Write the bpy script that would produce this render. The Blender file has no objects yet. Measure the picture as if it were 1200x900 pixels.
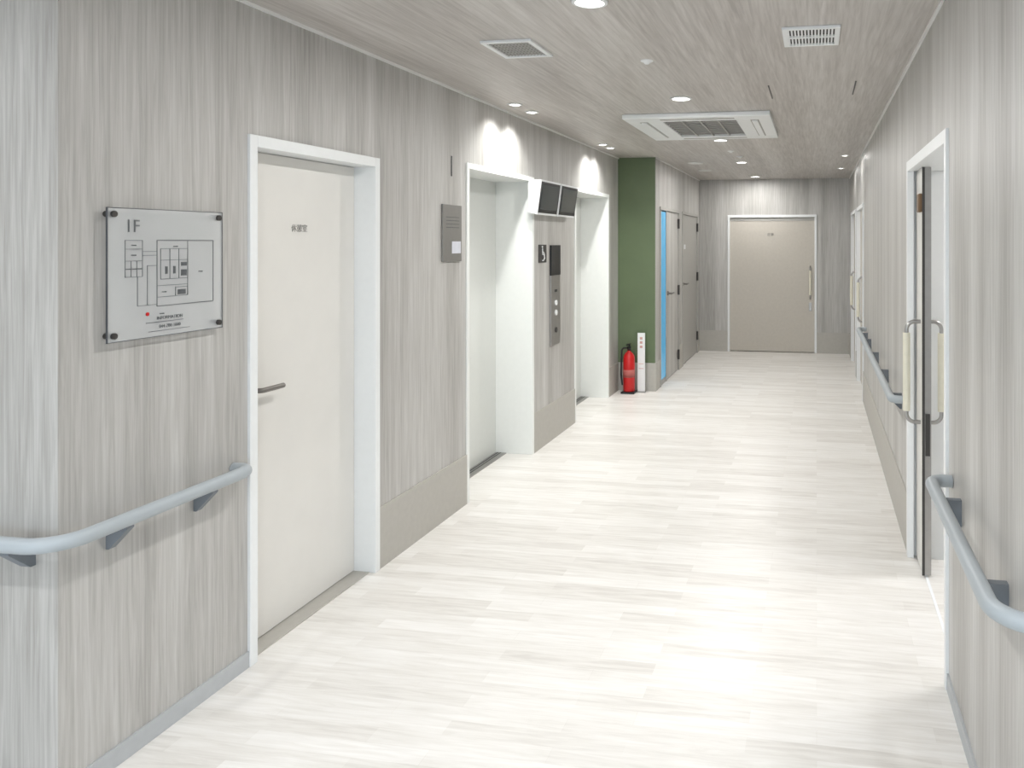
import bpy, math, bmesh
from mathutils import Vector, Matrix

scene = bpy.context.scene
scene.view_settings.view_transform = 'Standard'
scene.view_settings.look = 'None'
scene.view_settings.exposure = 0.0
COL = scene.collection

# ------------------------------------------------------------------ helpers
def srgb(r, g, b):
    f = lambda c: (c/255/12.92) if c/255 <= 0.04045 else ((c/255+0.055)/1.055)**2.4
    return (f(r), f(g), f(b), 1.0)

def mat(name, rgb, rough=0.5, metal=0.0, emit=None, estr=0.0, noise=0.03, nscale=30):
    m = bpy.data.materials.new(name); m.use_nodes = True
    nt = m.node_tree; b = nt.nodes['Principled BSDF']
    c = srgb(*rgb)
    if noise > 0:
        n = nt.nodes.new('ShaderNodeTexNoise'); n.inputs['Scale'].default_value = nscale
        n.inputs['Detail'].default_value = 3
        r = nt.nodes.new('ShaderNodeValToRGB')
        r.color_ramp.elements[0].position = 0.3; r.color_ramp.elements[1].position = 0.7
        r.color_ramp.elements[0].color = tuple(x*(1-noise) for x in c[:3])+(1,)
        r.color_ramp.elements[1].color = tuple(min(1, x*(1+noise)) for x in c[:3])+(1,)
        tc = nt.nodes.new('ShaderNodeTexCoord')
        nt.links.new(tc.outputs['Object'], n.inputs['Vector'])
        nt.links.new(n.outputs['Fac'], r.inputs['Fac'])
        nt.links.new(r.outputs['Color'], b.inputs['Base Color'])
    else:
        b.inputs['Base Color'].default_value = c
    b.inputs['Roughness'].default_value = rough
    b.inputs['Metallic'].default_value = metal
    if emit:
        b.inputs['Emission Color'].default_value = srgb(*emit)
        b.inputs['Emission Strength'].default_value = estr
    return m

def wood(name, mode, dark, mid, light, rough=0.45, board=0.17, fine=85, wts=(0.48, 0.48, 0.04)):
    m = bpy.data.materials.new(name); m.use_nodes = True
    nt = m.node_tree; N = nt.nodes; L = nt.links; b = N['Principled BSDF']
    geo = N.new('ShaderNodeNewGeometry'); sep = N.new('ShaderNodeSeparateXYZ')
    L.new(geo.outputs['Position'], sep.inputs[0])
    def math_(op, a, bb=None):
        n = N.new('ShaderNodeMath'); n.operation = op
        for i, v in enumerate((a, bb)):
            if v is None: continue
            if isinstance(v, (int, float)): n.inputs[i].default_value = v
            else: L.new(v, n.inputs[i])
        return n.outputs[0]
    if mode == 'wall':
        h = math_('ADD', sep.outputs[0], sep.outputs[1]); v = sep.outputs[2]
    elif mode == 'ceil':
        h = sep.outputs[0]; v = sep.outputs[1]
    bi = math_('FLOOR', math_('DIVIDE', h, board))
    wn = N.new('ShaderNodeTexWhiteNoise'); wn.noise_dimensions = '1D'; L.new(bi, wn.inputs['W'])
    def nz(sh, sv, det, rgh, dist, off):
        c = N.new('ShaderNodeCombineXYZ')
        L.new(math_('MULTIPLY', h, sh), c.inputs[0]); L.new(math_('MULTIPLY', v, sv), c.inputs[1])
        c.inputs[2].default_value = off
        n = N.new('ShaderNodeTexNoise'); n.inputs['Scale'].default_value = 1
        n.inputs['Detail'].default_value = det; n.inputs['Roughness'].default_value = rgh
        n.inputs['Distortion'].default_value = dist
        L.new(c.outputs[0], n.inputs['Vector']); return n.outputs['Fac']
    f = math_('ADD', math_('ADD', math_('MULTIPLY', nz(fine, 2.6, 5, 0.62, 0.5, 1.3), wts[0]),
                           math_('MULTIPLY', nz(5.5, 0.14, 2, 0.5, 0.1, 7.7), wts[1])),
              math_('MULTIPLY', wn.outputs['Value'], wts[2]))
    r = N.new('ShaderNodeValToRGB'); cr = r.color_ramp
    cr.elements[0].position = 0.32; cr.elements[0].color = srgb(*dark)
    cr.elements[1].position = 0.68; cr.elements[1].color = srgb(*light)
    e = cr.elements.new(0.5); e.color = srgb(*mid)
    L.new(f, r.inputs['Fac']); L.new(r.outputs['Color'], b.inputs['Base Color'])
    b.inputs['Roughness'].default_value = rough
    return m

def floor_mat():
    m = bpy.data.materials.new('floor_pale_planks'); m.use_nodes = True
    nt = m.node_tree; N = nt.nodes; L = nt.links; b = N['Principled BSDF']
    geo = N.new('ShaderNodeNewGeometry')
    br = N.new('ShaderNodeTexBrick')
    br.inputs['Scale'].default_value = 1.0
    br.inputs['Brick Width'].default_value = 0.6; br.inputs['Row Height'].default_value = 0.075
    br.inputs['Mortar Size'].default_value = 0.0008; br.inputs['Mortar Smooth'].default_value = 0.3
    br.offset = 0.37
    br.inputs['Color1'].default_value = (0.0, 0.0, 0.0, 1); br.inputs['Color2'].default_value = (1, 1, 1, 1)
    br.inputs['Mortar'].default_value = (0.1, 0.1, 0.1, 1)
    L.new(geo.outputs['Position'], br.inputs['Vector'])
    mp = N.new('ShaderNodeMapping'); mp.inputs['Scale'].default_value = (4.0, 44, 1)
    L.new(geo.outputs['Position'], mp.inputs['Vector'])
    n = N.new('ShaderNodeTexNoise'); n.inputs['Scale'].default_value = 1; n.inputs['Detail'].default_value = 5
    n.inputs['Roughness'].default_value = 0.6; n.inputs['Distortion'].default_value = 0.5
    L.new(mp.outputs[0], n.inputs['Vector'])
    mix = N.new('ShaderNodeMix'); mix.data_type = 'FLOAT'; mix.inputs[0].default_value = 0.23
    L.new(n.outputs['Fac'], mix.inputs[2]); L.new(br.outputs['Color'], mix.inputs[3])
    r = N.new('ShaderNodeValToRGB'); cr = r.color_ramp
    cr.elements[0].position = 0.22; cr.elements[0].color = srgb(202, 198, 192)
    cr.elements[1].position = 0.72; cr.elements[1].color = srgb(235, 233, 230)
    e = cr.elements.new(0.46); e.color = srgb(222, 219, 214)
    L.new(mix.outputs[0], r.inputs['Fac']); L.new(r.outputs['Color'], b.inputs['Base Color'])
    b.inputs['Roughness'].default_value = 0.38
    return m

def link(o, parent=None):
    if o.name not in COL.objects: COL.objects.link(o)
    if parent: o.parent = parent
    return o

def empty(name, loc=(0, 0, 0)):
    o = bpy.data.objects.new(name, None); o.empty_display_size = 0.1; o.location = loc
    COL.objects.link(o); return o

def boxes(name, bl, m, parent=None, bevel=0.0):
    bm = bmesh.new()
    for (x0, x1, y0, y1, z0, z1) in bl:
        x0, x1 = sorted((x0, x1)); y0, y1 = sorted((y0, y1)); z0, z1 = sorted((z0, z1))
        vs = [bm.verts.new(p) for p in [(x0,y0,z0),(x1,y0,z0),(x1,y1,z0),(x0,y1,z0),(x0,y0,z1),(x1,y0,z1),(x1,y1,z1),(x0,y1,z1)]]
        for f in [(0,3,2,1),(4,5,6,7),(0,1,5,4),(1,2,6,5),(2,3,7,6),(3,0,4,7)]:
            bm.faces.new([vs[i] for i in f])
    me = bpy.data.meshes.new(name); bm.to_mesh(me); bm.free()
    me.materials.append(m)
    o = bpy.data.objects.new(name, me); link(o, parent)
    if bevel > 0:
        md = o.modifiers.new('bevel', 'BEVEL'); md.width = bevel; md.segments = 2; md.limit_method = 'ANGLE'
    return o

def prism(name, pts, axis, a, b, m, parent=None):
    bm = bmesh.new()
    def P(p, t):
        return {'y': (p[0], t, p[1]), 'x': (t, p[0], p[1]), 'z': (p[0], p[1], t)}[axis]
    A = [bm.verts.new(P(p, a)) for p in pts]; B = [bm.verts.new(P(p, b)) for p in pts]
    bm.faces.new(A); bm.faces.new(B[::-1]); n = len(pts)
    for i in range(n): bm.faces.new([A[i], B[i], B[(i+1) % n], A[(i+1) % n]])
    bmesh.ops.recalc_face_normals(bm, faces=bm.faces)
    me = bpy.data.meshes.new(name); bm.to_mesh(me); bm.free(); me.materials.append(m)
    return link(bpy.data.objects.new(name, me), parent)

def lathe(name, prof, m, loc=(0,0,0), parent=None, seg=32, smooth=True):
    bm = bmesh.new(); rings = []
    for (r, z) in prof:
        rings.append([bm.verts.new((loc[0]+r*math.cos(2*math.pi*i/seg), loc[1]+r*math.sin(2*math.pi*i/seg), loc[2]+z)) for i in range(seg)])
    for a, b in zip(rings, rings[1:]):
        for i in range(seg):
            bm.faces.new([a[i], a[(i+1)%seg], b[(i+1)%seg], b[i]])
    bm.faces.new(rings[0][::-1]); bm.faces.new(rings[-1])
    bmesh.ops.remove_doubles(bm, verts=bm.verts, dist=1e-5)
    bmesh.ops.recalc_face_normals(bm, faces=bm.faces)
    me = bpy.data.meshes.new(name); bm.to_mesh(me); bm.free(); me.materials.append(m)
    if smooth:
        for p in me.polygons: p.use_smooth = len(p.vertices) == 4
    return link(bpy.data.objects.new(name, me), parent)

def tube(name, pts, r, m, parent=None, caps=True):
    c = bpy.data.curves.new(name, 'CURVE'); c.dimensions = '3D'
    s = c.splines.new('POLY'); s.points.add(len(pts)-1)
    for i, p in enumerate(pts): s.points[i].co = (*p, 1)
    c.bevel_depth = r; c.bevel_resolution = 6; c.use_fill_caps = caps
    tmp = bpy.data.objects.new(name+'_c', c); COL.objects.link(tmp)
    dg = bpy.context.evaluated_depsgraph_get()
    me = bpy.data.meshes.new_from_object(tmp.evaluated_get(dg))
    bpy.data.objects.remove(tmp)
    me.name = name; me.materials.clear(); me.materials.append(m)
    for p in me.polygons: p.use_smooth = True
    return link(bpy.data.objects.new(name, me), parent)

def fillet(pts, r, n=8):
    out = [Vector(pts[0])]
    for i in range(1, len(pts)-1):
        a, b, c = Vector(pts[i-1]), Vector(pts[i]), Vector(pts[i+1])
        d1 = (a-b).normalized(); d2 = (c-b).normalized()
        rr = r[i-1] if isinstance(r, (list, tuple)) else r
        ang = d1.angle(d2); t = rr/math.tan(ang/2)
        p1 = b+d1*t; p2 = b+d2*t
        cen = b + (d1+d2).normalized()*(rr/math.sin(ang/2))
        for k in range(n+1):
            v = (p1-cen).lerp(p2-cen, k/n).normalized()*rr
            out.append(cen+v)
    out.append(Vector(pts[-1])); return [tuple(p) for p in out]

def text(name, s, size, m, loc, face, parent=None, align='CENTER'):
    c = bpy.data.curves.new(name, 'FONT'); c.body = s; c.size = size; c.extrude = 0.0005
    c.align_x = align; c.align_y = 'CENTER'
    tmp = bpy.data.objects.new(name+'_t', c); COL.objects.link(tmp)
    dg = bpy.context.evaluated_depsgraph_get()
    me = bpy.data.meshes.new_from_object(tmp.evaluated_get(dg))
    bpy.data.objects.remove(tmp)
    me.materials.clear(); me.materials.append(m)
    if face == '+x': R = Matrix(((0,0,1),(1,0,0),(0,1,0))).to_4x4()
    elif face == '-y': R = Matrix(((1,0,0),(0,0,-1),(0,1,0))).to_4x4()
    me.transform(Matrix.Translation(loc) @ R)
    return link(bpy.data.objects.new(name, me), parent)

# ------------------------------------------------------------------ materials
M_wall = wood('wood_panel_wall', 'wall', (150,147,142), (180,178,174), (203,202,199))
M_ceil = wood('wood_panel_ceiling', 'ceil', (162,156,151), (188,183,178), (209,205,201), fine=60, wts=(0.60, 0.38, 0.02))
M_floor = floor_mat()
M_base = mat('baseboard_greige', (178,175,168), 0.5)
M_base2 = mat('baseboard_pale', (178,181,183), 0.5)
M_white = mat('painted_white', (230,232,232), 0.4, noise=0.01)
M_trimw = mat('trim_white', (226,226,223), 0.45, noise=0.01)
M_door = mat('door_laminate_cream', (220,218,213), 0.45, noise=0.015, nscale=8)
M_elev = mat('elevator_panel_white', (210,212,208), 0.3, noise=0.01)
M_elevj = mat('elevator_jamb_white', (235,237,234), 0.35, noise=0.01)
M_doorf = mat('sliding_door_greige', (190,184,174), 0.45, noise=0.03)
M_doorg = mat('steel_door_grey', (168,166,161), 0.4)
M_green = mat('accent_green', (94,109,79), 0.45, noise=0.05, nscale=4)
M_blue = mat('blue_glowing_glass', (40,140,185), 0.2, emit=(60,165,215), estr=0.35, noise=0.02)  # glow put into the glass in place of blue light from the room beyond
M_rail = mat('handrail_grey', (166,173,177), 0.4, noise=0.01)
M_brk = mat('bracket_grey', (112,118,124), 0.45)
M_steel = mat('brushed_steel', (165,163,160), 0.35, metal=0.8, noise=0.04)
M_plate = mat('metal_plate', (135,133,129), 0.4, metal=0.4)
M_darkm = mat('dark_metal', (70,68,66), 0.4, metal=0.5)
M_lever = mat('lever_satin_grey', (118,114,110), 0.35, metal=0.5)
M_black = mat('black_plastic', (22,22,24), 0.35)
M_screen = mat('screen_dark', (60,66,66), 0.15)
M_ink = mat('ink_grey', (84,87,90), 0.6, noise=0)
M_inkl = mat('ink_light', (150,148,144), 0.6, noise=0)
M_red = mat('extinguisher_red', (190,22,24), 0.3, noise=0.02)
M_cream = mat('grip_cream', (222,218,200), 0.4)
M_vent = mat('vent_grey', (165,163,158), 0.5)
M_ventd = mat('vent_dark', (62,60,58), 0.6)
M_brass = mat('brass_brown', (120,95,70), 0.4, metal=0.4)
M_lamp = mat('lamp_lens', (255,255,255), 0.5, emit=(255,252,248), estr=9, noise=0)
M_room = mat('room_white', (236,238,240), 0.6, noise=0.01)
M_asph = mat('pavement', (150,150,148), 0.9)

def acrylic():
    m = bpy.data.materials.new('acrylic_plate'); m.use_nodes = True
    nt = m.node_tree; N = nt.nodes; L = nt.links; b = N['Principled BSDF']; out = N['Material Output']
    b.inputs['Base Color'].default_value = srgb(226,229,230); b.inputs['Roughness'].default_value = 0.12
    t = N.new('ShaderNodeBsdfTransparent'); mx = N.new('ShaderNodeMixShader'); mx.inputs[0].default_value = 0.32
    L.new(t.outputs[0], mx.inputs[1]); L.new(b.outputs[0], mx.inputs[2]); L.new(mx.outputs[0], out.inputs['Surface'])
    return m
M_acr = acrylic()
def pane():
    m = bpy.data.materials.new('window_glass'); m.use_nodes = True
    nt = m.node_tree; N = nt.nodes; L = nt.links; out = N['Material Output']
    g = N.new('ShaderNodeBsdfGlossy'); g.inputs['Roughness'].default_value = 0.05
    t = N.new('ShaderNodeBsdfTransparent'); mx = N.new('ShaderNodeMixShader'); mx.inputs[0].default_value = 0.06
    L.new(t.outputs[0], mx.inputs[1]); L.new(g.outputs[0], mx.inputs[2]); L.new(mx.outputs[0], out.inputs['Surface'])
    return m
M_pane = pane()

# ------------------------------------------------------------------ room constants
XL, XR, XS = -2.11, 0.465, -1.70
YM, YS, YF = 1.84, 8.04, 11.15
H = 2.5
T = 0.34
LX0, LX1, LY0 = -5.2, 4.0, -3.6

def wall_y(x0, x1, a, b, ops, h=H):
    out = []; y = a
    for (p, q, z) in ops:
        out.append((x0, x1, y, p, 0, h)); out.append((x0, x1, p, q, z, h)); y = q
    out.append((x0, x1, y, b, 0, h)); return out

boxes('floor', [(LX0, LX1, LY0, YF+0.4, -0.1, 0)], M_floor)
boxes('ceiling', [(LX0, LX1, LY0, YF+0.4, H, H+0.1)], M_ceil)
D1 = (2.572, 3.443, 2.005); E1 = (4.396, 5.526, 2.083); E2 = (6.52, 7.65, 2.083)
wl = [(LX0, XL, YM, 2.0, 0, H)] + wall_y(XL-T, XL, 2.0, YS, [D1, E1, E2])
boxes('wall_left', wl, M_wall)
G1 = (8.265, 9.45, 1.985); G2 = (9.68, 10.95, 1.985)
boxes('wall_left_far', wall_y(XL-T, XS, YS+0.004, YF, [G1, G2]), M_wall)
boxes('wall_accent', [(XL, XS, YS-0.004, YS+0.003, 0.30, H)], M_green)
boxes('trim_1', [(XS-0.001, XS+0.004, YS-0.006, YS+0.02, 0, H)], M_doorg)
boxes('wall_back_left', [(XL-T-0.08, XL-T, YM+0.16, YF, 0, H)], M_white)
boxes('wall_far', [(XL-T, -1.28, YF, YF+0.2, 0, H), (-1.28, 0.0, YF, YF+0.2, 1.985, H), (0.0, XR+0.15, YF, YF+0.2, 0, H),
                   (-1.28, 0, YF+0.12, YF+0.2, 0, 1.985)], M_wall)
R1 = (2.855, 4.064, 2.005); R2 = (7.88, 9.05, 1.985); R3 = (9.35, 10.55, 1.985)
boxes('wall_right', wall_y(XR, XR+0.15, YM, YF, [R1, R2, R3]) + [(XR+0.15, LX1, YM, YM+0.15, 0, H)], M_wall)
boxes('wall_side_room', [(3.0, 3.1, YM+0.15, 6.2, 0, H), (XR+0.15, 3.0, 6.1, 6.2, 0, H)], M_room)
boxes('wall_side_room_lining', [(XR+0.15, XR+0.17, 4.10, 6.1, 0, H), (XR+0.15, XR+0.17, YM+0.15, 2.82, 0, H)], M_room)
boxes('wall_lobby_left', [(LX0-0.1, LX0, LY0, YM, 0, H)], M_wall)
boxes('wall_lobby_right', [(LX1, LX1+0.1, LY0, YM+0.15, 0, H)], M_wall)
boxes('wall_lobby_rear', [(LX0, -4.2, LY0-0.1, LY0, 0, H), (3.0, LX1, LY0-0.1, LY0, 0, H), (-4.2, 3.0, LY0-0.1, LY0, 2.35, H)], M_wall)
w = empty('window_1', (0, 0, 0))
boxes('window_frame', [(x-0.03, x+0.03, LY0-0.08, LY0-0.02, 0, 2.35) for x in (-4.17, -2.4, -0.6, 1.2, 2.97)] +
      [(-4.14, 2.94, LY0-0.08, LY0-0.02, 0, 0.06), (-4.14, 2.94, LY0-0.08, LY0-0.02, 2.29, 2.35)], M_steel, w)
boxes('glass', [(-4.14, 2.94, LY0-0.055, LY0-0.045, 0.06, 2.29)], M_pane, w)
boxes('pavement_outside', [(-14, 14, -22, LY0-0.1, -0.16, -0.1)], M_asph)

# baseboards
b = 0.008
boxes('baseboard_entry', [(XL, XL+b, YM-b, 2.572, 0, 0.06), (LX0, XL, YM-b, YM, 0, 0.06)], M_base2)
boxes('baseboard_left', [(XL, XL+b, 3.443, 4.396, 0, 0.30), (XL, XL+b, 5.526, 6.52, 0, 0.30), (XL, XL+b, 7.65, YS-0.012, 0, 0.30)], M_base)
boxes('baseboard_step', [(XL+b, XS, YS-0.012, YS-0.004, 0, 0.30), (XS, XS+b, YS-0.012, 8.265, 0, 0.30),
                         (XS, XS+b, 9.45, 9.68, 0, 0.30), (XS, XS+b, 10.95, YF, 0, 0.30)], M_base)
boxes('baseboard_far', [(XS+b, -1.28, YF-b, YF, 0, 0.30), (0.0, XR-b, YF-b, YF, 0, 0.30)], M_base)
boxes('baseboard_right', [(XR-b, XR, 4.064, 7.88, 0, 0.30), (XR-b, XR, 9.05, 9.35, 0, 0.30), (XR-b, XR, 10.55, YF, 0, 0.30)], M_base)
boxes('baseboard_entry_right', [(XR-b, XR, YM-b, 2.855, 0, 0.06)], M_base2)
boxes('trim_2', [(XL, XL+0.012, YM, YS-0.006, H-0.012, H), (XR-0.012, XR, YM, YF, H-0.012, H), (XS, XS+0.012, YS, YF, H-0.012, H)], M_trimw)

# ------------------------------------------------------------------ door 1
def lever(parent, x, y, z, sgn=1):
    tube('lever_rose', [(x, y, z), (x+0.012*sgn, y, z)], 0.026, M_lever, parent)
    tube('lever', fillet([(x, y, z), (x+0.05*sgn, y, z), (x+0.05*sgn, y+0.125, z)], 0.015), 0.0105, M_lever, parent)

d = empty('door_1')
y0, y1, zt = D1
boxes('frame', [(XL-0.14, XL+0.012, y0, y0+0.04, 0, zt), (XL-0.14, XL+0.012, y1-0.04, y1, 0, zt),
                (XL-0.14, XL+0.012, y0+0.04, y1-0.04, zt-0.045, zt)], M_white, d, 0.002)
boxes('leaf', [(XL-0.14, XL-0.10, y0+0.042, y1-0.042, 0.008, zt-0.048)], M_door, d)
boxes('threshold', [(XL-0.14, XL-0.02, y0+0.04, y1-0.04, 0, 0.004)], M_base, d)
lever(d, XL-0.10, 2.71, 1.01)
text('room_label', '休憩室', 0.035, M_inkl, (XL-0.098, 3.0, 1.655), '+x', d)

# ------------------------------------------------------------------ elevators
def elevator(E):
    y0, y1, zt = E
    d = empty('elevator_door')
    boxes('jamb', [(XL-0.30, XL+0.008, y0, y0+0.035, 0, zt), (XL-0.30, XL+0.008, y1-0.035, y1, 0, zt),
                   (XL-0.30, XL+0.008, y0+0.035, y1-0.035, zt-0.035, zt)], M_elevj, d, 0.002)
    ym = (y0+y1)/2
    boxes('panel_1', [(XL-0.30, XL-0.27, y0+0.035, ym-0.002, 0.006, zt-0.035)], M_elev, d)
    boxes('panel_2', [(XL-0.31, XL-0.285, ym+0.0, y1-0.035, 0.006, zt-0.035)], M_elev, d)
    boxes('sill', [(XL-0.31, XL-0.20, y0+0.035, y1-0.035, 0, 0.005)], M_steel, d)
    boxes('sill_groove', [(XL-0.25, XL-0.24, y0+0.035, y1-0.035, 0.004, 0.006), (XL-0.272, XL-0.262, y0+0.035, y1-0.035, 0.004, 0.006)], M_black, d)
elevator(E1); elevator(E2)

def display(ya, yb):
    d = empty('elevator_display')
    zb, zt = 1.80, 2.06
    prism('housing', [(XL, zb+0.02), (XL+0.07, zb), (XL+0.105, zt), (XL, zt)], 'y', ya, yb, M_white, d)
    def X(z): return XL+0.07+0.035*(z-zb)/(zt-zb)
    za, zc = zb+0.015, zt-0.015
    prism('screen', [(X(za)-0.002, za), (X(za)+0.004, za), (X(zc)+0.004, zc), (X(zc)-0.002, zc)], 'y', ya+0.012, yb-0.012, M_black, d)
    za, zc = zb+0.04, zt-0.035
    prism('screen_glass', [(X(za)+0.002, za), (X(za)+0.006, za), (X(zc)+0.006, zc), (X(zc)+0.002, zc)], 'y', ya+0.035, yb-0.035, M_screen, d)
display(5.42, 5.85); display(5.88, 6.30)

d = empty('elevator_call_panel')
boxes('back_plate', [(XL, XL+0.012, 5.885, 6.11, 0.76, 1.325)], M_steel, d, 0.003)
boxes('indicator', [(XL, XL+0.016, 5.885, 6.11, 1.325, 1.57)], M_black, d, 0.003)
for i, z in enumerate((0.88, 1.02, 1.10)):
    tube('button_%d' % i, [(XL+0.01, 6.0, z), (XL+0.02, 6.0, z)], 0.022, M_white if i else M_darkm, d)
boxes('slot', [(XL+0.012, XL+0.014, 5.97, 6.03, 1.19, 1.21)], M_black, d)

d = empty('accessibility_sign')
boxes('plate', [(XL, XL+0.006, 5.63, 5.80, 1.435, 1.575)], M_darkm, d, 0.002)
ring = []
for k in range(19):
    a = -2.6+k*0.22
    ring.append((XL+0.008, 5.712+0.034*math.cos(a+0.6), 1.485+0.034*math.sin(a+0.6)))
tube('wheel', ring, 0.004, M_white, d)
tube('figure', [(XL+0.008, 5.70, 1.545), (XL+0.008, 5.703, 1.50), (XL+0.008, 5.735, 1.50), (XL+0.008, 5.75, 1.465)], 0.005, M_white, d)
tube('head', [(XL+0.006, 5.70, 1.558), (XL+0.010, 5.70, 1.558)], 0.009, M_white, d)

text('floor_number', '1', 0.175, M_black, (XL+0.001, 4.207, 2.035), '+x')
d = empty('wall_notice_plate')
boxes('plate', [(XL, XL+0.012, 4.082, 4.316, 1.483, 1.814)], M_plate, d, 0.003)
boxes('label', [(XL+0.012, XL+0.0135, 4.19, 4.30, 1.53, 1.60)], mat('label_white', (205,207,215), 0.5), d)
boxes('lines', [(XL+0.012, XL+0.0132, 4.12, 4.28, z, z+0.003) for z in (1.74, 1.72, 1.70, 1.68)], M_ink, d)

# ------------------------------------------------------------------ floor plan sign
d = empty('floor_plan_sign')
sy0, sy1, sz0, sz1 = 1.967, 2.417, 1.295, 1.703
xs = XL+0.022
boxes('acrylic_plate', [(xs, xs+0.005, sy0, sy1, sz0, sz1)], M_acr, d)
e = 0.002
boxes('plate_edge', [(xs, xs+0.006, sy0, sy0+e, sz0, sz1), (xs, xs+0.006, sy1-e, sy1, sz0, sz1),
                     (xs, xs+0.006, sy0+e, sy1-e, sz0, sz0+e), (xs, xs+0.006, sy0+e, sy1-e, sz1-e, sz1)], M_ink, d)
for i, (yy, zz) in enumerate([(sy0+0.02, sz0+0.02), (sy1-0.02, sz0+0.02), (sy0+0.02, sz1-0.02), (sy1-0.02, sz1-0.02)]):
    tube('standoff_%d' % i, [(XL, yy, zz), (xs+0.012, yy, zz)], 0.0095, M_darkm, d)
W_, H_ = sy1-sy0, sz1-sz0
xf = xs+0.005
seg = []
def ln(u0, v0, u1, v1, t=0.0018):
    ya, yb = sorted((sy0+u0*W_, sy0+u1*W_)); za, zb = sorted((sz0+v0*H_, sz0+v1*H_))
    if yb-ya < 1e-6: ya -= t/2; yb += t/2
    if zb-za < 1e-6: za -= t/2; zb += t/2
    seg.append((xf, xf+0.001, ya, yb, za, zb))
def rc(u0, v0, u1, v1, t=0.0018):
    ln(u0, v0, u1, v0, t); ln(u0, v1, u1, v1, t); ln(u0, v0, u0, v1, t); ln(u1, v0, u1, v1, t)
rc(.134, .478, .27, .756); ln(.134, .60, .27, .60); ln(.134, .69, .27, .69); ln(.18, .478, .18, .60); ln(.225, .478, .225, .60)
rc(.39, .24, .905, .756, .0026); ln(.27, .67, .39, .67); ln(.27, .64, .39, .64); ln(.23, .478, .23, .255); ln(.23, .255, .39, .255)
ln(.31, .56, .31, .255); ln(.31, .56, .39, .56)
rc(.42, .45, .66, .69); ln(.50, .45, .50, .69); ln(.58, .45, .58, .69); ln(.42, .60, .66, .60); ln(.39, .40, .66, .40); ln(.66, .756, .66, .31)
rc(.55, .31, .66, .38); ln(.39, .31, .55, .31)
ln(.30, .115, .62, .115, .002); ln(.32, .045, .68, .045)
boxes('plan_lines', seg, M_ink, d)
def blk(name, rects, m):
    boxes(name, [(xf, xf+0.0012, sy0+a*W_, sy0+c*W_, sz0+b_*H_, sz0+dd*H_) for a, b_, c, dd in rects], m, d)
blk('plan_blocks', [(.60, .47, .65, .52), (.60, .55, .65, .58), (.57, .32, .64, .36), (.46, .49, .48, .55), (.53, .49, .55, .55)], M_ink)
text('label_1F', '1F', 0.056, M_ink, (xf+0.001, sy0+0.19*W_, sz0+0.86*H_), '+x', d)
text('label_a', 'INFORMATION', 0.015, M_ink, (xf+0.001, sy0+0.50*W_, sz0+0.145*H_), '+x', d)
text('label_b', '044-700-1000', 0.015, M_ink, (xf+0.001, sy0+0.50*W_, sz0+0.078*H_), '+x', d)
for i, (u, v) in enumerate([(.20, .72), (.20, .645), (.55, .71), (.78, .5), (.43, .18), (.155, .54), (.2, .54), (.245, .54), (.45, .35)]):
    text('label_s%d' % i, 'room', 0.008, M_ink, (xf+0.001, sy0+u*W_, sz0+v*H_), '+x', d)
tube('here_dot', [(xf, sy0+.31*W_, sz0+.185*H_), (xf+0.002, sy0+.31*W_, sz0+.185*H_)], 0.006, M_red, d)

# ------------------------------------------------------------------ handrails
RZ = 0.768
def bracket(parent, i, wallx, out, y):
    s = 1 if out > 0 else -1
    prism('bracket_%d' % i, [(wallx, RZ-0.095), (wallx, RZ-0.01), (wallx+out, RZ-0.01), (wallx+out, RZ-0.03), (wallx+0.010*s, RZ-0.095)], 'y', y-0.012, y+0.012, M_brk, parent)
d = empty('handrail')
tube('rail', fillet([(XL+0.002, 2.50, RZ), (XL+0.075, 2.50, RZ), (XL+0.075, YM-0.075, RZ), (LX0+0.3, YM-0.075, RZ)], [0.045, 0.10], 10), 0.0215, M_rail, d)
bracket(d, 0, XL, 0.075, 2.33); bracket(d, 1, XL, 0.075, 2.0)
for i, xx in enumerate((-2.20, -3.2, -4.0)):
    prism('bracket_b%d' % i, [(YM, RZ-0.085), (YM, RZ-0.01), (YM-0.075, RZ-0.01), (YM-0.075, RZ-0.03), (YM-0.015, RZ-0.085)], 'x', xx-0.017, xx+0.017, M_brk, d)
d = empty('handrail')
tube('rail', fillet([(XR-0.002, 2.78, RZ), (XR-0.075, 2.78, RZ), (XR-0.075, YM-0.075, RZ), (3.0, YM-0.075, RZ)], [0.045, 0.10], 10), 0.0215, M_rail, d)
bracket(d, 0, XR, -0.075, 2.62); bracket(d, 1, XR, -0.075, 2.0)
d = empty('handrail')
tube('rail', fillet([(XR-0.002, 4.17, RZ), (XR-0.075, 4.17, RZ), (XR-0.075, 7.45, RZ), (XR-0.002, 7.45, RZ)], 0.045, 10), 0.0215, M_rail, d)
for i, yy in enumerate((4.4, 5.2, 6.0, 6.8, 7.25)): bracket(d, i, XR, -0.075, yy)

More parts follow.
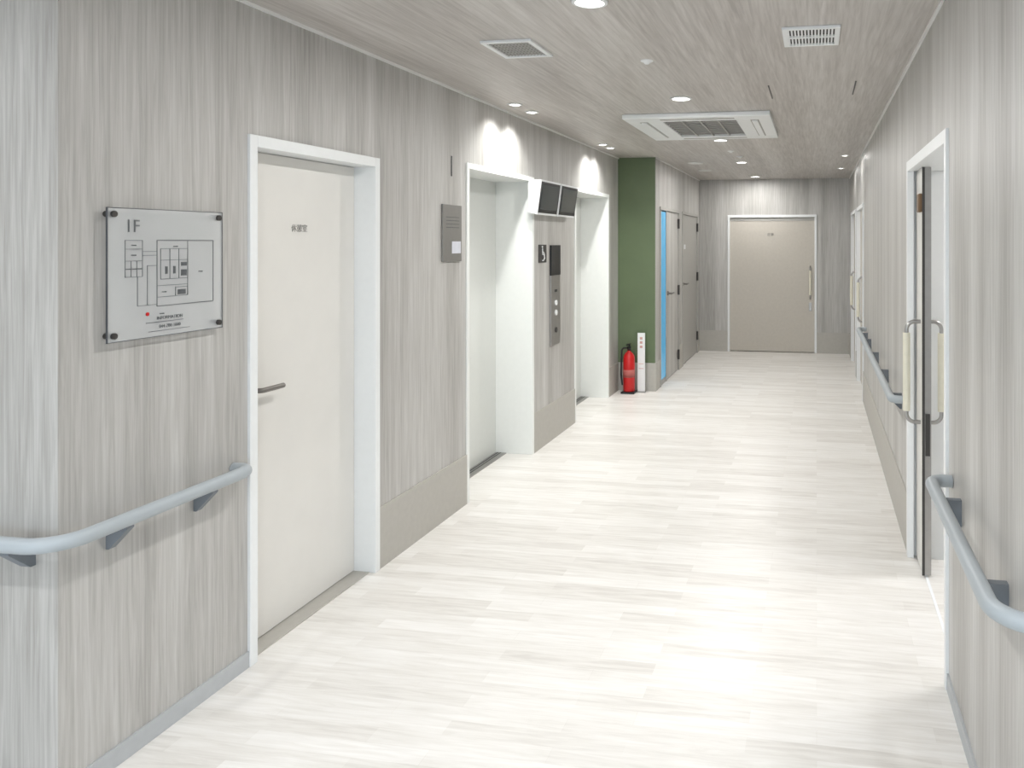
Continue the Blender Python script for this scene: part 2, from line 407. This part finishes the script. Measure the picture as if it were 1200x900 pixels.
# ------------------------------------------------------------------ side doors on left (stepped wall)
def hinge(parent, i, x, y, z, s=1):
    tube('hinge_%d' % i, [(x+0.012*s, y, z-0.06), (x+0.012*s, y, z+0.06)], 0.014, M_ventd, parent)
d = empty('door_2')
y0, y1, zt = G1
boxes('frame', [(XS-0.1, XS+0.012, y0, y0+0.03, 0, zt), (XS-0.1, XS+0.012, y1-0.03, y1, 0, zt), (XS-0.1, XS+0.012, y0+0.03, y1-0.03, zt-0.035, zt)], M_doorg, d)
boxes('blue_glazing', [(XS-0.012, XS-0.002, y0+0.03, 8.62, 0.06, zt-0.05)], M_blue, d)
boxes('mullion', [(XS-0.04, XS+0.004, 8.62, 8.66, 0, zt-0.035)], M_doorg, d)
boxes('leaf', [(XS-0.04, XS-0.004, 8.66, y1-0.035, 0.008, zt-0.038)], M_wall, d)
boxes('bottom_rail', [(XS-0.03, XS-0.001, y0+0.03, 8.62, 0.0, 0.06)], M_steel, d)
for i, z in enumerate((1.82, 1.0, 0.2)): hinge(d, i, XS, y1-0.07, z)
lever(d, XS-0.004, 8.74, 1.0)
d = empty('door_3')
y0, y1, zt = G2
boxes('frame', [(XS-0.1, XS+0.012, y0, y0+0.03, 0, zt), (XS-0.1, XS+0.012, y1-0.03, y1, 0, zt), (XS-0.1, XS+0.012, y0+0.03, y1-0.03, zt-0.035, zt)], M_doorg, d)
boxes('leaf', [(XS-0.04, XS-0.004, y0+0.032, y1-0.032, 0.008, zt-0.038)], M_doorg, d)
for i, z in enumerate((1.80, 1.1, 0.25)): hinge(d, i, XS, y1-0.05, z)
lever(d, XS-0.004, 9.78, 1.05)
boxes('label', [(XS-0.004, XS-0.002, 9.85, 9.97, 1.5, 1.56)], M_white, d)

# ------------------------------------------------------------------ pull handle
def pull(parent, name, base, out, z0, z1, ax):
    x, y = base
    if ax == 'x': q = (x+out, y)
    else: q = (x, y+out)
    s = abs(out)
    tube(name+'_arms', fillet([(x, y, z0), (q[0], q[1], z0), (q[0], q[1], z1), (x, y, z1)], s*0.6, 6), 0.010, M_steel, parent)
    tube(name+'_grip', [(q[0], q[1], z0+0.055), (q[0], q[1], z1-0.055)], 0.0175, M_cream, parent)

d = empty('door_4')
boxes('frame', [(-1.28, -1.25, YF-0.012, YF+0.08, 0, 1.985), (-0.03, 0.0, YF-0.012, YF+0.08, 0, 1.985), (-1.25, -0.03, YF-0.012, YF+0.08, 1.95, 1.985)], M_white, d)
boxes('leaf', [(-1.25, -0.03, YF+0.02, YF+0.06, 0.01, 1.95)], M_doorf, d)
boxes('top_rail', [(-1.25, -0.03, YF+0.012, YF+0.02, 1.90, 1.95)], M_doorg, d)
pull(d, 'pull', (-0.09, YF+0.02), -0.045, 0.78, 1.24, 'y')
boxes('lock_plate', [(-0.11, -0.07, YF+0.012, YF+0.02, 0.60, 0.72)], M_steel, d)
text('room_label', '倉庫', 0.05, M_inkl, (-0.66, YF+0.018, 1.70), '-y', d)

d = empty('door_5')
y0, y1, zt = R1
boxes('frame', [(XR-0.012, XR+0.165, y0, y0+0.035, 0, zt), (XR-0.012, XR+0.02, y1-0.045, y1, 0, zt), (XR+0.085, XR+0.165, y1-0.045, y1, 0, zt),
                (XR+0.02, XR+0.085, y1-0.012, y1, 0, zt),
                (XR-0.012, XR+0.165, y0+0.035, y1-0.045, zt-0.05, zt)], M_white, d, 0.002)
boxes('leaf', [(XR+0.034, XR+0.070, 3.80, y1-0.012, 0.012, zt-0.052)], M_door, d)
boxes('leaf_edge', [(XR+0.032, XR+0.072, 3.792, 3.80, 0.012, zt-0.052)], M_steel, d)
boxes('edge_seal', [(XR+0.030, XR+0.042, 3.786, 3.792, 0.012, zt-0.052)], M_ventd, d)
boxes('lock', [(XR+0.045, XR+0.066, 3.787, 3.792, 0.58, 0.78)], M_darkm, d)
boxes('floor_track', [(XR+0.046, XR+0.058, y0+0.035, y1-0.045, 0.0, 0.003)], M_room, d)
pull(d, 'pull_corridor', (XR+0.034, 3.88), -0.066, 0.72, 1.21, 'x')
pull(d, 'pull_room', (XR+0.070, 3.88), 0.062, 0.72, 1.21, 'x')
boxes('closer', [(XR+0.014, XR+0.034, 3.80, 3.87, 1.74, 1.83)], M_brass, d, 0.006)

for (nm, R) in (('door_6', R2), ('door_7', R3)):
    y0, y1, zt = R
    d = empty(nm)
    boxes('frame', [(XR-0.012, XR+0.12, y0, y0+0.035, 0, zt), (XR-0.012, XR+0.12, y1-0.035, y1, 0, zt), (XR-0.012, XR+0.12, y0+0.035, y1-0.035, zt-0.04, zt)], M_white, d)
    boxes('leaf', [(XR+0.03, XR+0.07, y0+0.035, y1-0.035, 0.01, zt-0.04)], M_doorf, d)
    pull(d, 'pull', (XR+0.03, y0+0.10), -0.08, 0.78, 1.24, 'x')

# ------------------------------------------------------------------ ceiling fixtures
def downlight(x, y, r=0.055, power=24, kind='area', col=(1.0, 0.99, 0.97)):
    d = empty('downlight', (x, y, H))
    lathe('trim_ring', [(r, -0.0005), (r+0.014, -0.0005), (r+0.014, -0.005), (r, -0.008), (r, -0.0005)], M_white, parent=d)
    lathe('lens', [(0.0005, -0.004), (r-0.0005, -0.004), (r-0.0005, -0.001), (0.0005, -0.001)], M_lamp, parent=d)
    if kind == 'area':
        l = bpy.data.lights.new('lamp', 'AREA'); l.shape = 'DISK'; l.size = r*2; l.energy = power
    else:
        l = bpy.data.lights.new('lamp', 'SPOT'); l.spot_size = math.radians(132); l.spot_blend = 1.0; l.energy = power; l.shadow_soft_size = 0.03
    l.color = col
    o = bpy.data.objects.new('lamp', l); COL.objects.link(o); o.parent = d; o.location = (0, 0, -0.012)
    return d
for y, p in ((2.78, 18), (4.75, 19), (6.76, 20), (8.69, 20), (10.65, 12)): downlight(-0.84, y, power=p)
for y in (4.773, 5.076, 6.876, 7.138): downlight(-1.95, y, r=0.035, power=40, kind='spot', col=(1, 1, 0.98))
for x in (-3.6, -2.2, -0.8, 0.8, 2.4):  # unseen lobby lamps, added to light the entry, shaped like the corridor downlights
    for y in (0.6, -1.8): downlight(x, y, power=14, col=(0.95, 0.975, 1.0))
for x, y in ((0.29, 8.18), (0.29, 9.6)): downlight(x, y, r=0.03, power=2)

def vent(x0, x1, y0, y1, vertical):
    d = empty('ceiling_vent')
    f = 0.022; z0, z1 = H-0.012, H
    boxes('frame', [(x0, x1, y0, y0+f, z0, z1), (x0, x1, y1-f, y1, z0, z1), (x0, x0+f, y0+f, y1-f, z0, z1), (x1-f, x1, y0+f, y1-f, z0, z1)], M_white, d, 0.002)
    boxes('back', [(x0+f, x1-f, y0+f, y1-f, H-0.003, H)], M_ventd, d)
    sl = []
    if vertical:
        n = 14; w_ = (x1-x0-2*f)/n
        sl = [(x0+f+i*w_, x0+f+i*w_+w_*0.5, y0+f, y1-f, z0+0.002, H-0.003) for i in range(n)]
        sl.append((x0+f, x1-f, (y0+y1)/2-0.012, (y0+y1)/2+0.012, z0+0.001, H-0.003))
    else:
        n = 12; w_ = (x1-x0-2*f)/n
        sl = [(x0+f+i*w_, x0+f+i*w_+w_*0.4, y0+f, y1-f, z0+0.006, H-0.003) for i in range(n)]
        n = 8; w_ = (y1-y0-2*f)/n
        sl += [(x0+f, x1-f, y0+f+i*w_, y0+f+i*w_+w_*0.3, z0+0.005, H-0.003) for i in range(n)]
    boxes('slats', sl, M_white if vertical else M_vent, d)
vent(-1.49, -1.25, 3.24, 3.535, False)
vent(-0.145, 0.098, 3.245, 3.54, True)

d = empty('ceiling_air_conditioner')
ax0, ax1, ay0, ay1 = -1.36, -0.315, 5.285, 6.455
zb = H-0.035
gx0, gx1, gy0, gy1 = -1.10, -0.57, 5.46, 6.28
boxes('panel', [(ax0, ax1, ay0, gy0, zb, H), (ax0, ax1, gy1, ay1, zb, H), (ax0, gx0, gy0, gy1, zb, H), (gx1, ax1, gy0, gy1, zb, H)], M_white, d, 0.006)
boxes('grille_back', [(gx0, gx1, gy0, gy1, H-0.012, H-0.004)], M_black, d)
n = 9; w_ = (gy1-gy0)/n
boxes('grille_slats', [(gx0, gx1, gy0+i*w_, gy0+i*w_+w_*0.25, zb+0.008, H-0.012) for i in range(n)] +
      [(gx0+k*(gx1-gx0)/4-0.006, gx0+k*(gx1-gx0)/4+0.006, gy0, gy1, zb+0.004, H-0.012) for k in (1, 2, 3)], M_vent, d)
boxes('outlet_slots', [(ax0+0.09, ax0+0.15, gy0, gy1, zb-0.001, zb+0.004), (ax1-0.15, ax1-0.09, gy0, gy1, zb-0.001, zb+0.004),
                       (gx0, gx1, ay0+0.06, ay0+0.10, zb-0.001, zb+0.004), (gx0, gx1, ay1-0.10, ay1-0.06, zb-0.001, zb+0.004)], M_vent, d)
boxes('flaps', [(ax0+0.10, ax0+0.14, gy0+0.01, gy1-0.01, zb-0.008, zb-0.001), (ax1-0.14, ax1-0.10, gy0+0.01, gy1-0.01, zb-0.008, zb-0.001)], M_white, d)

def detector(x, y, r=0.035, nm='sprinkler_head'):
    lathe(nm, [(0.001, 0), (r, 0), (r, -0.004), (r*0.55, -0.009), (r*0.3, -0.018), (0.001, -0.018)], M_white, loc=(x, y, H))
detector(-0.833, 3.734, 0.032); detector(-0.84, 7.6, 0.035); detector(-0.80, 8.1, 0.04)
for x, y in ((-1.37, 8.69), (-1.39, 9.6)):
    lathe('ceiling_speaker', [(0.001, 0), (0.09, 0), (0.088, -0.008), (0.075, -0.010), (0.001, -0.010)], M_trimw, loc=(x, y, H))
boxes('trim_3', [(-0.278, -0.270, 4.45, 4.85, H-0.003, H), (0.213, 0.221, 4.4, 4.8, H-0.003, H)], M_darkm)

# ------------------------------------------------------------------ fire extinguisher + sign
ex, ey = -1.955, 7.90
d = empty('fire_extinguisher', (ex, ey, 0))
boxes('stand_base', [(-0.075, 0.072, -0.07, 0.07, 0, 0.02)], M_black, d, 0.004)
lathe('cylinder', [(0.001, 0.02), (0.058, 0.02), (0.062, 0.03), (0.062, 0.36), (0.056, 0.395), (0.036, 0.425), (0.018, 0.437), (0.018, 0.455), (0.001, 0.455)], M_red, parent=d)
lathe('valve', [(0.001, 0.45), (0.02, 0.45), (0.022, 0.485), (0.012, 0.495), (0.001, 0.495)], M_black, parent=d)
boxes('levers', [(-0.012, 0.012, -0.085, 0.03, 0.512, 0.520), (-0.012, 0.012, -0.075, 0.02, 0.484, 0.491), (-0.008, 0.008, 0.01, 0.03, 0.484, 0.52)], M_black, d)
tube('hose', fillet([(0.0, 0, 0.475), (-0.075, -0.01, 0.475), (-0.078, -0.03, 0.20), (-0.060, -0.05, 0.09)], [0.03, 0.05], 6), 0.009, M_black, d)
lathe('label', [(0.0625, 0.17), (0.0632, 0.17), (0.0632, 0.25), (0.0625, 0.25), (0.0625, 0.17)], mat('label_paper', (170,90,84), 0.6), parent=d)
d = empty('fire_extinguisher_sign')
boxes('card', [(-1.875, -1.795, 7.955, 7.960, 0.012, 0.63)], M_white, d)
boxes('foot', [(-1.878, -1.79, 7.93, 7.985, 0, 0.012)], M_steel, d)
M_pink = mat('faded_red_print', (205,160,152), 0.6)
boxes('printed_text', [(-1.850, -1.822, 7.9535, 7.955, 0.560-i*0.045, 0.585-i*0.045) for i in range(3)] +
      [(-1.862, -1.81, 7.9535, 7.955, 0.30, 0.305), (-1.862, -1.81, 7.9535, 7.955, 0.25, 0.255)], M_pink, d)

# ------------------------------------------------------------------ light: side room + world
def fill_panel(x, y, sx, sy, p, col=(1, 1, 1)):
    d = empty('side_room_fill_light', (x, y, H))
    boxes('diffuser', [(-sx/2, sx/2, -sy/2, sy/2, -0.03, 0)], M_lamp, d)
    l = bpy.data.lights.new('lamp', 'AREA'); l.shape = 'RECTANGLE'; l.size = sx; l.size_y = sy; l.energy = p; l.color = col
    o = bpy.data.objects.new('lamp', l); COL.objects.link(o); o.parent = d; o.location = (0, 0, -0.035)
fill_panel(1.8, 3.9, 0.3, 1.2, 32)  # unseen lamp added to brighten the side room

wd = bpy.data.worlds.new('World'); scene.world = wd; wd.use_nodes = True
bg = wd.node_tree.nodes['Background']; bg.inputs[0].default_value = (0.76, 0.88, 1.0, 1); bg.inputs[1].default_value = 4.8
l = bpy.data.lights.new('daylight_portal', 'AREA'); l.shape = 'RECTANGLE'; l.size = 7.0; l.size_y = 2.2; l.cycles.is_portal = True
o = bpy.data.objects.new('daylight_portal', l); COL.objects.link(o); o.location = (-0.6, LY0-0.15, 1.18); o.rotation_euler = (math.radians(90), 0, 0)

# ------------------------------------------------------------------ camera
cam = bpy.data.cameras.new('camera'); co = bpy.data.objects.new('camera', cam); COL.objects.link(co)
co.location = (0, 0, 1.6)
co.rotation_euler = (math.radians(90), 0, math.atan(152/900))
cam.sensor_fit = 'HORIZONTAL'; cam.sensor_width = 36.0
cam.lens = 900/1200*36.0
cam.shift_x = (600-805)/1200; cam.shift_y = (283-450)/1200
cam.clip_start = 0.05
scene.camera = co
